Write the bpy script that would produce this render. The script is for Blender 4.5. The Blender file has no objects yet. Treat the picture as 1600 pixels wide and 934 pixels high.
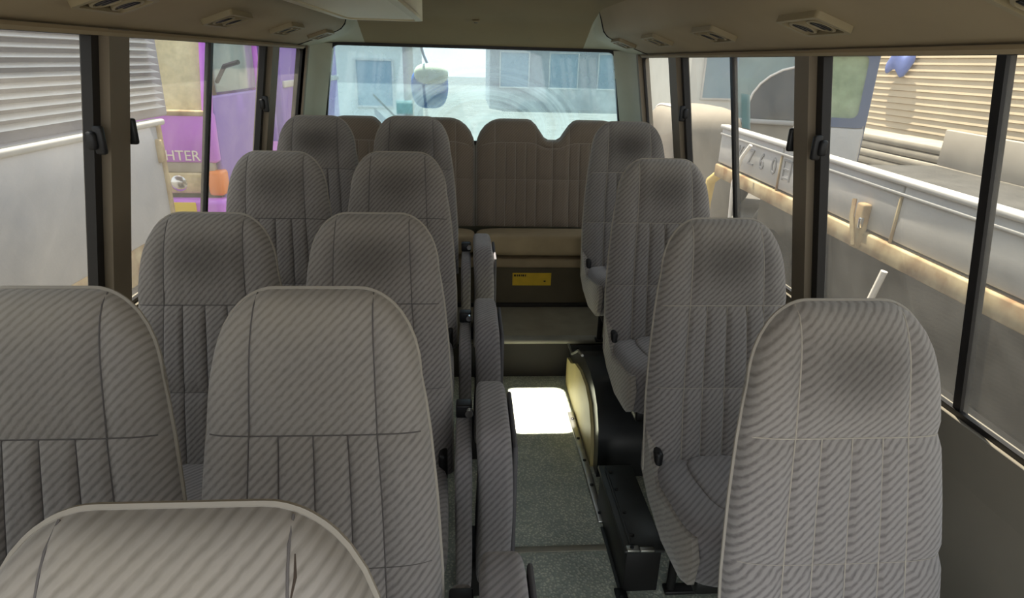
import bpy, math, random
from mathutils import Vector, Matrix

random.seed(7)
S = bpy.context.scene
COL = S.collection
PI = math.pi

# ------------------------------------------------------------------ camera
cam_d = bpy.data.cameras.new('camera')
cam = bpy.data.objects.new('camera', cam_d)
COL.objects.link(cam)
F = 970.0
cam_d.sensor_fit = 'HORIZONTAL'
cam_d.sensor_width = 36.0
cam_d.lens = 36.0 * F / 1600.0
cam_d.clip_start = 0.02
cam_d.clip_end = 400
yv = Vector(((733 - 800) / F, (467 - 93) / F, 1.0)).normalized()   # bus axis in camera space (right, up, forward)
xv = Vector((1, 0, -yv.x / yv.z)).normalized()
zv = Vector((xv.y * yv.z - xv.z * yv.y, xv.z * yv.x - xv.x * yv.z, xv.x * yv.y - xv.y * yv.x))
if zv.y < 0:
    zv = -zv
right = Vector((xv.x, yv.x, zv.x)); up = Vector((xv.y, yv.y, zv.y)); fwd = Vector((xv.z, yv.z, zv.z))
M3 = Matrix((right, up, -fwd)).transposed()
cam.matrix_world = Matrix.Translation((0, 0, 1.45)) @ M3.to_4x4()
S.camera = cam

# ------------------------------------------------------------------ light
world = bpy.data.worlds.new('world')
S.world = world
world.use_nodes = True
wn = world.node_tree
wn.nodes.clear()
wo = wn.nodes.new('ShaderNodeOutputWorld')
wb = wn.nodes.new('ShaderNodeBackground')
wt = wn.nodes.new('ShaderNodeTexCoord')
wsep = wn.nodes.new('ShaderNodeSeparateXYZ')
wr = wn.nodes.new('ShaderNodeValToRGB')
wr.color_ramp.elements[0].position = 0.0
wr.color_ramp.elements[0].color = (0.93, 0.94, 0.93, 1)
wr.color_ramp.elements[1].position = 0.6
wr.color_ramp.elements[1].color = (0.70, 0.80, 0.92, 1)
wn.links.new(wt.outputs['Generated'], wsep.inputs[0])
wn.links.new(wsep.outputs['Z'], wr.inputs[0])
wn.links.new(wr.outputs[0], wb.inputs[0])
wb.inputs[1].default_value = 2.2
wn.links.new(wb.outputs[0], wo.inputs[0])

sun_d = bpy.data.lights.new('sun', 'SUN')
sun = bpy.data.objects.new('sun', sun_d)
COL.objects.link(sun)
sun_d.energy = 16.0
sun_d.angle = 0.009
sun_d.color = (1.0, 0.93, 0.80)
SUN_TO = Vector((-0.10, 0.25, 1.0)).normalized()      # from the scene towards the sun
sun.rotation_euler = SUN_TO.to_track_quat('Z', 'Y').to_euler()

S.view_settings.view_transform = 'Standard'
S.view_settings.look = 'None'
S.view_settings.exposure = 0.55
S.view_settings.gamma = 1.0
S.view_settings.use_curve_mapping = False

# ------------------------------------------------------------------ helpers
def lin(c):
    return tuple((x / 255 / 12.92) if x / 255 <= 0.04045 else ((x / 255 + 0.055) / 1.055) ** 2.4 for x in c) + (1,)

def tag(o, label=None, cat=None, group=None, kind=None):
    if label: o['label'] = label
    if cat: o['category'] = cat
    if group: o['group'] = group
    if kind: o['kind'] = kind
    return o

def empty(name, loc=(0, 0, 0), label=None, cat=None, group=None, kind=None, rotz=0):
    o = bpy.data.objects.new(name, None)
    o.empty_display_size = 0.1
    COL.objects.link(o)
    o.location = loc
    o.rotation_euler = (0, 0, rotz)
    return tag(o, label, cat, group, kind)

def link_mesh(name, me, parent=None, loc=(0, 0, 0), rot=(0, 0, 0)):
    o = bpy.data.objects.new(name, me)
    COL.objects.link(o)
    o.location = loc
    o.rotation_euler = rot
    if parent: o.parent = parent
    return o

def mk(name, geo, mat, smooth=True):
    v, f = geo
    me = bpy.data.meshes.new(name)
    me.from_pydata(v, [], f)
    me.materials.append(mat)
    import bmesh
    bm = bmesh.new(); bm.from_mesh(me)
    bmesh.ops.recalc_face_normals(bm, faces=bm.faces)
    bm.to_mesh(me); bm.free()
    if smooth:
        for p in me.polygons: p.use_smooth = True
        me.set_sharp_from_angle(angle=math.radians(50))
    return me

def obj(name, geo, mat, parent=None, loc=(0, 0, 0), rot=(0, 0, 0), smooth=True):
    return link_mesh(name, mk(name, geo, mat, smooth), parent, loc, rot)

def merge(*geos):
    V, Fc = [], []
    for v, f in geos:
        n = len(V)
        V += [tuple(p) for p in v]
        Fc += [tuple(i + n for i in q) for q in f]
    return V, Fc

def box(x0, x1, y0, y1, z0, z1):
    v = [(x, y, z) for x in (x0, x1) for y in (y0, y1) for z in (z0, z1)]
    return v, [(0, 1, 3, 2), (4, 6, 7, 5), (0, 4, 5, 1), (2, 3, 7, 6), (0, 2, 6, 4), (1, 5, 7, 3)]

def bbox(x0, x1, y0, y1, z0, z1, b=0.004, seg=2):
    import bmesh
    bm = bmesh.new()
    v, f = box(x0, x1, y0, y1, z0, z1)
    bv = [bm.verts.new(p) for p in v]
    for q in f: bm.faces.new([bv[i] for i in q])
    b = min(b, 0.49 * min(abs(x1 - x0), abs(y1 - y0), abs(z1 - z0)))
    bmesh.ops.bevel(bm, geom=list(bm.edges), offset=b, segments=seg, profile=0.5, affect='EDGES')
    bm.verts.index_update()
    out = [tuple(p.co) for p in bm.verts], [tuple(q.index for q in fc.verts) for fc in bm.faces]
    bm.free()
    return out

def tube(path, r, n=8, closed=False, cap=True):
    path = [Vector(p) for p in path]
    V, Fc = [], []
    m = len(path)
    prev = None
    for i, p in enumerate(path):
        if closed:
            t = path[(i + 1) % m] - path[i - 1]
        else:
            t = path[min(i + 1, m - 1)] - path[max(i - 1, 0)]
        t.normalize()
        if prev is None:
            a = Vector((0, 0, 1)) if abs(t.z) < 0.9 else Vector((1, 0, 0))
            u = t.cross(a).normalized()
        else:
            u = (prev - t * prev.dot(t)).normalized()
        prev = u
        w = t.cross(u)
        rr = r[i] if isinstance(r, (list, tuple)) else r
        for k in range(n):
            a = 2 * PI * k / n
            V.append(tuple(p + (u * math.cos(a) + w * math.sin(a)) * rr))
    segs = m if closed else m - 1
    for i in range(segs):
        for k in range(n):
            a = i * n + k; b = i * n + (k + 1) % n
            c = ((i + 1) % m) * n + (k + 1) % n; d = ((i + 1) % m) * n + k
            Fc.append((a, b, c, d))
    if cap and not closed:
        Fc.append(tuple(range(n))[::-1]); Fc.append(tuple(range((m - 1) * n, m * n)))
    return V, Fc

def lathe(prof, n=20, axis='z', c=(0, 0, 0)):
    V, Fc = [], []
    for r, h in prof:
        for k in range(n):
            a = 2 * PI * k / n
            x, y, z = r * math.cos(a), r * math.sin(a), h
            if axis == 'x': x, y, z = z, x, y
            if axis == 'y': x, y, z = x, z, y
            V.append((x + c[0], y + c[1], z + c[2]))
    for i in range(len(prof) - 1):
        for k in range(n):
            Fc.append((i * n + k, i * n + (k + 1) % n, (i + 1) * n + (k + 1) % n, (i + 1) * n + k))
    Fc.append(tuple(range(n))[::-1]); Fc.append(tuple(range((len(prof) - 1) * n, len(prof) * n)))
    return V, Fc

def pillow(hx, hy, hz, p=5.0, n=10, c=(0, 0, 0), deform=None):
    idx, V, Fc = {}, [], []
    def pt(x, y, z):
        k = (round(x, 5), round(y, 5), round(z, 5))
        if k not in idx:
            m = (abs(x) ** p + abs(y) ** p + abs(z) ** p) ** (1 / p)
            q = Vector((x / m * hx, y / m * hy, z / m * hz))
            if deform: q = deform(q)
            idx[k] = len(V)
            V.append((q.x + c[0], q.y + c[1], q.z + c[2]))
        return idx[k]
    g = [math.tan(PI / 4 * (2 * i / n - 1)) for i in range(n + 1)]
    g = [1 - (1 - abs(a)) ** 1.3 if a >= 0 else -(1 - (1 - abs(a)) ** 1.3) for a in g]
    for ax in range(3):
        for s in (-1, 1):
            for i in range(n):
                for j in range(n):
                    q = []
                    for (a, b) in ((g[i], g[j]), (g[i + 1], g[j]), (g[i + 1], g[j + 1]), (g[i], g[j + 1])):
                        t = [0, 0, 0]; t[ax] = s; t[(ax + 1) % 3] = a; t[(ax + 2) % 3] = b
                        q.append(pt(*t))
                    Fc.append(tuple(q))
    return V, Fc

def grid(fn, us, vs):
    V = [tuple(fn(u, v)) for v in vs for u in us]
    n = len(us)
    Fc = [(j * n + i, j * n + i + 1, (j + 1) * n + i + 1, (j + 1) * n + i) for j in range(len(vs) - 1) for i in range(n - 1)]
    return V, Fc

def lsp(a, b, n):
    return [a + (b - a) * i / (n - 1) for i in range(n - 1)] + [b]

def prism(poly, x0, x1, axis='x'):
    """extrude polygon; axis x: poly in (y,z); axis y: poly in (x,z); axis z: poly in (x,y)"""
    n = len(poly)
    def P(a, b, t):
        return (t, a, b) if axis == 'x' else ((a, t, b) if axis == 'y' else (a, b, t))
    V = [P(a, b, x0) for a, b in poly] + [P(a, b, x1) for a, b in poly]
    Fc = [tuple(range(n)), tuple(range(2 * n - 1, n - 1, -1))]
    Fc += [(i, (i + 1) % n, n + (i + 1) % n, n + i) for i in range(n)]
    return V, Fc

def rrect(a0, a1, b0, b1, r, n=5):
    out = []
    for cx, cy, s in ((a1 - r, b1 - r, 0), (a0 + r, b1 - r, 1), (a0 + r, b0 + r, 2), (a1 - r, b0 + r, 3)):
        for k in range(n + 1):
            t = PI / 2 * (s + k / n)
            out.append((cx + r * math.cos(t), cy + r * math.sin(t)))
    return out

def ring(outer, inner, fn, th):
    """ring between two equal-length (a,b) loops; fn(a,b,d) -> xyz, d from 0 to th"""
    n = len(outer)
    V = [fn(a, b, 0) for a, b in outer] + [fn(a, b, 0) for a, b in inner] + [fn(a, b, th) for a, b in outer] + [fn(a, b, th) for a, b in inner]
    Fc = []
    for i in range(n):
        j = (i + 1) % n
        Fc += [(i, j, n + j, n + i), (2 * n + i, 3 * n + i, 3 * n + j, 2 * n + j), (i, 2 * n + i, 2 * n + j, j), (n + i, n + j, 3 * n + j, 3 * n + i)]
    return V, Fc

def text_geo(txt, size, depth=0.004):
    cu = bpy.data.curves.new('lettering', 'FONT')
    cu.body = txt; cu.size = size; cu.extrude = depth; cu.align_x = 'CENTER'; cu.align_y = 'CENTER'
    cu.resolution_u = 2
    o = bpy.data.objects.new('lettering', cu)
    COL.objects.link(o)
    dg = bpy.context.evaluated_depsgraph_get()
    me = bpy.data.meshes.new_from_object(o.evaluated_get(dg))
    g = [tuple(v.co) for v in me.vertices], [tuple(p.vertices) for p in me.polygons]
    bpy.data.objects.remove(o); bpy.data.curves.remove(cu); bpy.data.meshes.remove(me)
    return g

# ------------------------------------------------------------------ materials
def mat(name, col, rough=0.6, metal=0.0, bump=0.0, bscale=60.0, var=0.0, vscale=8.0, col2=None, spec=0.4, dirt=None):
    m = bpy.data.materials.new(name); m.use_nodes = True
    nt = m.node_tree; N = nt.nodes; L = nt.links
    b = N['Principled BSDF']
    b.inputs['Roughness'].default_value = rough
    b.inputs['Metallic'].default_value = metal
    b.inputs['Specular IOR Level'].default_value = spec
    tc = N.new('ShaderNodeTexCoord')
    nz = N.new('ShaderNodeTexNoise'); nz.inputs['Scale'].default_value = vscale; nz.inputs['Detail'].default_value = 6
    L.new(tc.outputs['Object'], nz.inputs['Vector'])
    rp = N.new('ShaderNodeValToRGB')
    c = lin(col)
    c2 = lin(col2) if col2 else tuple(x * (1 - var) for x in c[:3]) + (1,)
    rp.color_ramp.elements[0].position = 0.35; rp.color_ramp.elements[0].color = c2
    rp.color_ramp.elements[1].position = 0.65; rp.color_ramp.elements[1].color = c
    L.new(nz.outputs['Fac'], rp.inputs[0])
    L.new(rp.outputs[0], b.inputs['Base Color'])
    if bump:
        n2 = N.new('ShaderNodeTexNoise'); n2.inputs['Scale'].default_value = bscale; n2.inputs['Detail'].default_value = 3
        L.new(tc.outputs['Object'], n2.inputs['Vector'])
        bp = N.new('ShaderNodeBump'); bp.inputs['Strength'].default_value = bump; bp.inputs['Distance'].default_value = 0.002
        L.new(n2.outputs['Fac'], bp.inputs['Height']); L.new(bp.outputs[0], b.inputs['Normal'])
    return m

def fabric(name, base, light, stain=0.0, tan=0.25, head_z=0.605, period=0.0115, nrm=(0.72, 0.0, -0.69)):
    """woven seat moquette: broken diagonal stripes, a greasy head patch, a tan tone towards the top"""
    m = bpy.data.materials.new(name); m.use_nodes = True
    nt = m.node_tree; N = nt.nodes; L = nt.links
    b = N['Principled BSDF']
    b.inputs['Roughness'].default_value = 0.95
    b.inputs['Specular IOR Level'].default_value = 0.15
    b.inputs['Sheen Weight'].default_value = 0.25
    b.inputs['Sheen Roughness'].default_value = 0.6
    tc = N.new('ShaderNodeTexCoord')
    def wave(nrm, scale, dist):
        d = N.new('ShaderNodeVectorMath'); d.operation = 'DOT_PRODUCT'; d.inputs[1].default_value = nrm
        L.new(tc.outputs['Object'], d.inputs[0])
        d2 = N.new('ShaderNodeVectorMath'); d2.operation = 'DOT_PRODUCT'; d2.inputs[1].default_value = (nrm[2], 0.3, -nrm[0])
        L.new(tc.outputs['Object'], d2.inputs[0])
        cb = N.new('ShaderNodeCombineXYZ'); L.new(d.outputs['Value'], cb.inputs[0]); L.new(d2.outputs['Value'], cb.inputs[1])
        w = N.new('ShaderNodeTexWave'); w.wave_type = 'BANDS'; w.bands_direction = 'X'
        w.inputs['Scale'].default_value = scale
        w.inputs['Distortion'].default_value = dist
        w.inputs['Detail'].default_value = 2
        w.inputs['Detail Scale'].default_value = 2.5
        L.new(cb.outputs[0], w.inputs['Vector'])
        return w.outputs['Fac'], cb.outputs[0]
    k = 2 * PI / 20 / period
    w1, uv = wave(nrm, k, 0.9)
    mpn = N.new('ShaderNodeMapping'); mpn.inputs['Scale'].default_value = (260, 75, 1)
    L.new(uv, mpn.inputs['Vector'])
    nn = N.new('ShaderNodeTexNoise'); nn.inputs['Scale'].default_value = 1.0; nn.inputs['Detail'].default_value = 2
    L.new(mpn.outputs[0], nn.inputs['Vector'])
    mul = N.new('ShaderNodeMath'); mul.operation = 'MULTIPLY_ADD'; mul.inputs[1].default_value = 0.7
    m2 = N.new('ShaderNodeMath'); m2.operation = 'MULTIPLY'; m2.inputs[1].default_value = 0.65
    L.new(nn.outputs['Fac'], mul.inputs[0]); L.new(w1, m2.inputs[0]); L.new(m2.outputs[0], mul.inputs[2])
    rp = N.new('ShaderNodeValToRGB')
    rp.color_ramp.elements[0].position = 0.25; rp.color_ramp.elements[0].color = lin(base)
    rp.color_ramp.elements[1].position = 0.8; rp.color_ramp.elements[1].color = lin(light)
    L.new(mul.outputs[0], rp.inputs[0])
    # tan tone, spotty, towards the top of the backrest
    sep = N.new('ShaderNodeSeparateXYZ'); L.new(tc.outputs['Object'], sep.inputs[0])
    mr = N.new('ShaderNodeMapRange'); mr.inputs[1].default_value = 0.38; mr.inputs[2].default_value = 0.7
    mr.inputs[3].default_value = 0.0; mr.inputs[4].default_value = tan
    L.new(sep.outputs['Z'], mr.inputs[0])
    nz = N.new('ShaderNodeTexNoise'); nz.inputs['Scale'].default_value = 7; nz.inputs['Detail'].default_value = 5
    L.new(tc.outputs['Object'], nz.inputs['Vector'])
    mt = N.new('ShaderNodeMath'); mt.operation = 'MULTIPLY'
    L.new(mr.outputs[0], mt.inputs[0]); L.new(nz.outputs['Fac'], mt.inputs[1])
    mt2 = N.new('ShaderNodeMath'); mt2.operation = 'MULTIPLY'; mt2.inputs[1].default_value = 2.0; mt2.use_clamp = True
    L.new(mt.outputs[0], mt2.inputs[0])
    mx = N.new('ShaderNodeMixRGB'); mx.inputs[2].default_value = lin((168, 158, 132))
    L.new(mt2.outputs[0], mx.inputs[0]); L.new(rp.outputs[0], mx.inputs[1])
    out = mx.outputs[0]
    if stain > 0:
        mp = N.new('ShaderNodeMapping'); mp.vector_type = 'POINT'
        mp.inputs['Location'].default_value = (0, 0, -head_z / 0.095)
        mp.inputs['Scale'].default_value = (1 / 0.135, 0, 1 / 0.095)
        L.new(tc.outputs['Object'], mp.inputs['Vector'])
        ln = N.new('ShaderNodeVectorMath'); ln.operation = 'LENGTH'
        L.new(mp.outputs[0], ln.inputs[0])
        n3 = N.new('ShaderNodeMath'); n3.operation = 'MULTIPLY_ADD'; n3.inputs[1].default_value = 0.5
        L.new(nz.outputs['Fac'], n3.inputs[0]); L.new(ln.outputs['Value'], n3.inputs[2])
        ms = N.new('ShaderNodeMapRange'); ms.interpolation_type = 'SMOOTHSTEP'
        ms.inputs[1].default_value = 0.35; ms.inputs[2].default_value = 1.5
        ms.inputs[3].default_value = stain; ms.inputs[4].default_value = 0.0
        L.new(n3.outputs[0], ms.inputs[0])
        mx2 = N.new('ShaderNodeMixRGB'); mx2.blend_type = 'MULTIPLY'; mx2.inputs[2].default_value = (0.30, 0.29, 0.28, 1)
        L.new(ms.outputs[0], mx2.inputs[0]); L.new(out, mx2.inputs[1])
        out = mx2.outputs[0]
    L.new(out, b.inputs['Base Color'])
    bp = N.new('ShaderNodeBump'); bp.inputs['Strength'].default_value = 0.25; bp.inputs['Distance'].default_value = 0.002
    L.new(mul.outputs[0], bp.inputs['Height'])
    # soft vertical creases
    mp2 = N.new('ShaderNodeMapping'); mp2.inputs['Scale'].default_value = (24, 5, 4)
    L.new(tc.outputs['Object'], mp2.inputs['Vector'])
    n4 = N.new('ShaderNodeTexNoise'); n4.inputs['Scale'].default_value = 1.0; n4.inputs['Detail'].default_value = 3
    L.new(mp2.outputs[0], n4.inputs['Vector'])
    bp2 = N.new('ShaderNodeBump'); bp2.inputs['Strength'].default_value = 0.35; bp2.inputs['Distance'].default_value = 0.012
    L.new(n4.outputs['Fac'], bp2.inputs['Height']); L.new(bp.outputs[0], bp2.inputs['Normal'])
    L.new(bp2.outputs[0], b.inputs['Normal'])
    return m

def glass(name, tint, dust_col, dust, streak=None, back=0.3):
    """tinted pane: clear transmission, a film (dust, on the truck a painted reflection) that scatters daylight, a weak reflection"""
    m = bpy.data.materials.new(name); m.use_nodes = True
    nt = m.node_tree; N = nt.nodes; L = nt.links
    N.clear()
    o = N.new('ShaderNodeOutputMaterial')
    tr = N.new('ShaderNodeBsdfTransparent'); tr.inputs[0].default_value = lin(tint)
    du = N.new('ShaderNodeBsdfTranslucent'); du.inputs[0].default_value = lin(dust_col)
    dd = N.new('ShaderNodeBsdfDiffuse'); dd.inputs[0].default_value = lin(dust_col)
    dm = N.new('ShaderNodeMixShader'); dm.inputs[0].default_value = back
    L.new(du.outputs[0], dm.inputs[1]); L.new(dd.outputs[0], dm.inputs[2])
    gl = N.new('ShaderNodeBsdfGlossy'); gl.inputs['Roughness'].default_value = 0.03
    mx = N.new('ShaderNodeMixShader'); mx2 = N.new('ShaderNodeMixShader')
    tc = N.new('ShaderNodeTexCoord')
    nz = N.new('ShaderNodeTexNoise'); nz.inputs['Scale'].default_value = 5; nz.inputs['Detail'].default_value = 7; nz.inputs['Roughness'].default_value = 0.65
    L.new(tc.outputs['Object'], nz.inputs['Vector'])
    mr = N.new('ShaderNodeMapRange'); mr.inputs[1].default_value = 0.25; mr.inputs[2].default_value = 0.75
    mr.inputs[3].default_value = dust * 0.55; mr.inputs[4].default_value = dust * 1.45
    L.new(nz.outputs['Fac'], mr.inputs[0])
    fac = mr.outputs[0]
    if streak:
        px, pz, amp = streak
        mp = N.new('ShaderNodeMapping'); mp.inputs['Location'].default_value = (-px, 0, -pz); mp.inputs['Scale'].default_value = (0.75, 0, 1.2)
        L.new(tc.outputs['Object'], mp.inputs['Vector'])
        ln = N.new('ShaderNodeVectorMath'); ln.operation = 'LENGTH'; L.new(mp.outputs[0], ln.inputs[0])
        mul = N.new('ShaderNodeMath'); mul.operation = 'MULTIPLY'; mul.inputs[1].default_value = 18
        L.new(ln.outputs['Value'], mul.inputs[0])
        n2 = N.new('ShaderNodeTexNoise'); n2.noise_dimensions = '1D'; n2.inputs['Scale'].default_value = 1.0; n2.inputs['Detail'].default_value = 4
        L.new(mul.outputs[0], n2.inputs['W'])
        lt = N.new('ShaderNodeMapRange'); lt.inputs[1].default_value = 0.40; lt.inputs[2].default_value = 0.44
        lt.inputs[3].default_value = 1.0; lt.inputs[4].default_value = 0.0
        L.new(ln.outputs['Value'], lt.inputs[0])
        sb = N.new('ShaderNodeMath'); sb.operation = 'SUBTRACT'; sb.inputs[1].default_value = 0.5
        L.new(n2.outputs['Fac'], sb.inputs[0])
        m3 = N.new('ShaderNodeMath'); m3.operation = 'MULTIPLY'; L.new(sb.outputs[0], m3.inputs[0]); L.new(lt.outputs[0], m3.inputs[1])
        m4 = N.new('ShaderNodeMath'); m4.operation = 'MULTIPLY_ADD'; m4.inputs[1].default_value = amp; m4.use_clamp = True
        L.new(m3.outputs[0], m4.inputs[0]); L.new(fac, m4.inputs[2])
        fac = m4.outputs[0]
    L.new(fac, mx.inputs[0]); L.new(tr.outputs[0], mx.inputs[1]); L.new(dm.outputs[0], mx.inputs[2])
    mx2.inputs[0].default_value = 0.05; L.new(mx.outputs[0], mx2.inputs[1]); L.new(gl.outputs[0], mx2.inputs[2])
    L.new(mx2.outputs[0], o.inputs[0])
    return m

def floor_material():
    m = bpy.data.materials.new('rubber_floor'); m.use_nodes = True
    nt = m.node_tree; N = nt.nodes; L = nt.links
    b = N['Principled BSDF']; b.inputs['Roughness'].default_value = 0.36
    tc = N.new('ShaderNodeTexCoord')
    vo = N.new('ShaderNodeTexVoronoi'); vo.inputs['Scale'].default_value = 120
    L.new(tc.outputs['Object'], vo.inputs['Vector'])
    nz = N.new('ShaderNodeTexNoise'); nz.inputs['Scale'].default_value = 5; nz.inputs['Detail'].default_value = 8; nz.inputs['Roughness'].default_value = 0.7
    L.new(tc.outputs['Object'], nz.inputs['Vector'])
    r1 = N.new('ShaderNodeValToRGB')
    r1.color_ramp.elements[0].position = 0.15; r1.color_ramp.elements[0].color = lin((226, 226, 212))
    r1.color_ramp.elements[1].position = 0.55; r1.color_ramp.elements[1].color = lin((172, 178, 168))
    L.new(vo.outputs['Distance'], r1.inputs[0])
    r2 = N.new('ShaderNodeValToRGB')
    r2.color_ramp.elements[0].position = 0.35; r2.color_ramp.elements[0].color = (0.75, 0.78, 0.75, 1)
    r2.color_ramp.elements[1].position = 0.7; r2.color_ramp.elements[1].color = (1.25, 1.25, 1.18, 1)
    L.new(nz.outputs['Fac'], r2.inputs[0])
    mx = N.new('ShaderNodeMixRGB'); mx.blend_type = 'MULTIPLY'; mx.inputs[0].default_value = 1
    L.new(r1.outputs[0], mx.inputs[1]); L.new(r2.outputs[0], mx.inputs[2])
    L.new(mx.outputs[0], b.inputs['Base Color'])
    bp = N.new('ShaderNodeBump'); bp.inputs['Strength'].default_value = 0.5; bp.inputs['Distance'].default_value = 0.003; bp.invert = True
    L.new(vo.outputs['Distance'], bp.inputs['Height']); L.new(bp.outputs[0], b.inputs['Normal'])
    return m

GREY_A, GREY_B = (113, 109, 107), (148, 143, 140)
FAB = {
    'clean': fabric('seat_fabric_clean', GREY_A, GREY_B, 0.18, 0.22),
    'mid': fabric('seat_fabric_worn', (103, 98, 97), (142, 137, 134), 0.66, 0.14),
    'dark': fabric('seat_fabric_greasy', (100, 96, 94), (132, 127, 124), 0.85, 0.12),
    'cover': fabric('seat_skirt_fabric', (120, 114, 107), (150, 143, 134), 0.0, 0.0, nrm=(0.5, -0.6, -0.6)),
    'bench': fabric('bench_fabric', (116, 104, 91), (134, 121, 107), 0.0, 0.0),
    'jump': fabric('jump_seat_fabric', (106, 102, 103), (140, 135, 135), 0.0, 0.0, nrm=(0.62, -0.6, -0.5)),
}
M = {
    'crease': mat('fabric_crease', (66, 56, 48), 0.95),
    'bed': mat('bed_floor', (84, 82, 78), 0.9, var=0.3, vscale=5),
    'tread': mat('step_tread', (150, 142, 120), 0.55, bump=0.4, bscale=120, var=0.2, vscale=10),
    'piping': mat('piping', (158, 152, 142), 0.9),
    'seam': mat('seam_shaded', (98, 94, 93), 0.95),  # same seam as the pale one, with shade put into the colour
    'seam_pale': mat('seam_lit', (166, 159, 148), 0.95),  # lit look of the seam put into the colour
    'cover': mat('beige_seat_cover', (158, 150, 136), 0.95, bump=0.4, bscale=25, var=0.15, vscale=12),
    'bench_cover': mat('bench_cover', (160, 142, 112), 0.95, bump=0.4, bscale=25, var=0.15, vscale=12),
    'back_shell': mat('back_shell', (92, 90, 92), 0.8, bump=0.2),
    'black': mat('black_plastic', (24, 24, 26), 0.45),
    'rubber': mat('black_rubber', (20, 20, 22), 0.6),
    'steel_black': mat('black_steel', (38, 37, 36), 0.4, 0.3),
    'chrome': mat('chrome', (210, 210, 210), 0.2, 1.0),
    'alu': mat('aluminium', (190, 190, 182), 0.35, 0.9, var=0.2, vscale=20),
    'floor': floor_material(),
    'lip': mat('step_lip', (150, 146, 130), 0.55, var=0.2, vscale=12),
    'riser': mat('step_riser', (34, 29, 20), 0.7, var=0.25, vscale=6),
    'panel': mat('bench_panel', (92, 82, 60), 0.7, var=0.2, vscale=5),
    'headliner': mat('headliner', (146, 130, 100), 0.9, bump=0.25, bscale=250, var=0.08, vscale=4),
    'duct': mat('duct_plastic', (164, 148, 120), 0.7, bump=0.15, bscale=200, var=0.08, vscale=4),
    'pillar': mat('pillar_trim', (128, 116, 98), 0.6, var=0.1, vscale=5),
    'corner': mat('corner_pillar', (186, 182, 160), 0.6, var=0.1, vscale=5),
    'wall': mat('wall_trim', (130, 124, 112), 0.8, var=0.1, vscale=5),
    'frame': mat('window_seal', (28, 26, 26), 0.5),
    'cream': mat('cream_plastic', (208, 198, 166), 0.45, var=0.06, vscale=6),
    'vent': mat('vent_plastic', (150, 138, 110), 0.5),
    'arch': mat('arch_cover', (46, 48, 48), 0.28, var=0.3, vscale=9),
    'arch_side': mat('arch_side', (186, 172, 118), 0.5, var=0.15, vscale=7),
    'heater': mat('heater_box', (66, 68, 66), 0.4, 0.2, var=0.25, vscale=10),
    'yellow': mat('yellow_sticker', (226, 186, 38), 0.5, var=0.12, vscale=20),
    'print': mat('black_print', (50, 44, 20), 0.7),
    'asphalt': mat('asphalt', (112, 109, 104), 0.95, bump=0.6, bscale=40, var=0.3, vscale=2),
    'white_paint': mat('white_paint', (196, 194, 190), 0.4, var=0.12, vscale=3),
    'grey_paint': mat('grey_paint', (176, 178, 186), 0.45, var=0.1, vscale=3),
    'slat_white': mat('slat_white', (232, 230, 228), 0.5),
    'slat_grey': mat('slat_grey', (168, 166, 174), 0.5),
    'purple': mat('purple_paint', (206, 116, 238), 0.3, var=0.12, vscale=3),
    'purple_dark': mat('purple_dark', (140, 110, 196), 0.35),
    'rust': mat('rusty_beam', (196, 178, 140), 0.8, var=0.4, vscale=6, col2=(140, 108, 74)),
    'amber': mat('amber_lens', (244, 130, 30), 0.2),
    'lamp': mat('lamp_lens', (226, 206, 160), 0.15, var=0.4, vscale=9),
    'plate': mat('yellow_plate', (236, 204, 40), 0.5),
    'dark_glass': mat('dark_glass', (92, 98, 104), 0.1, spec=0.6),
    'pale_glass': mat('pale_glass', (150, 170, 168), 0.1, spec=0.6, var=0.2, vscale=2),
    'interior': mat('cab_interior', (206, 196, 160), 0.7, var=0.2, vscale=2),
    'siding': mat('siding_board', (216, 198, 168), 0.8, var=0.08, vscale=2),
    'building': mat('white_wall', (214, 214, 208), 0.85, var=0.06, vscale=1),
    'bldg_glass': mat('building_glass', (128, 150, 164), 0.2),
    'roof_grey': mat('roof_grey', (150, 152, 156), 0.7, var=0.15, vscale=2),
    'mirror_blue': mat('mirror_face', (46, 108, 190), 0.7, spec=0.1),
    'mirror_cap': mat('mirror_cap', (238, 236, 200), 0.4, var=0.1, vscale=10),
    'tarp': mat('beige_tarp', (152, 143, 130), 0.9, var=0.15, vscale=2),
    'blue_cloth': mat('blue_cloth', (120, 136, 196), 0.9),
    'letter_grey': mat('letter_grey', (138, 138, 140), 0.7),
    'letter_white': mat('letter_white', (244, 236, 226), 0.5),
    'yellow_pipe': mat('yellow_pipe', (226, 196, 120), 0.6),
    'sticker': mat('window_sticker', (186, 226, 236), 0.6),
    'blue_grey': mat('blue_grey_paint', (96, 110, 138), 0.4, var=0.1, vscale=3),
    'tyre': mat('tyre', (40, 40, 40), 0.9),
    'deck': mat('deck_board', (176, 168, 154), 0.85, var=0.15, vscale=3),
}
def paper(name, col):
    m = bpy.data.materials.new(name); m.use_nodes = True
    N = m.node_tree.nodes; L = m.node_tree.links; N.clear()
    o = N.new('ShaderNodeOutputMaterial'); a = N.new('ShaderNodeBsdfDiffuse'); b = N.new('ShaderNodeBsdfTranslucent'); x = N.new('ShaderNodeMixShader')
    a.inputs[0].default_value = lin(col); b.inputs[0].default_value = lin(col); x.inputs[0].default_value = 0.6
    L.new(a.outputs[0], x.inputs[1]); L.new(b.outputs[0], x.inputs[2]); L.new(x.outputs[0], o.inputs[0])
    return m
M['sticker'] = paper('window_sticker', (206, 228, 230))
G_SIDE = glass('tinted_window', (178, 177, 172), (212, 204, 188), 0.11)
G_REAR = glass('dusty_rear_window', (166, 190, 196), (166, 198, 204), 0.28, streak=(0.10 * 0.75, 1.06 * 1.2, 0.7))

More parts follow.
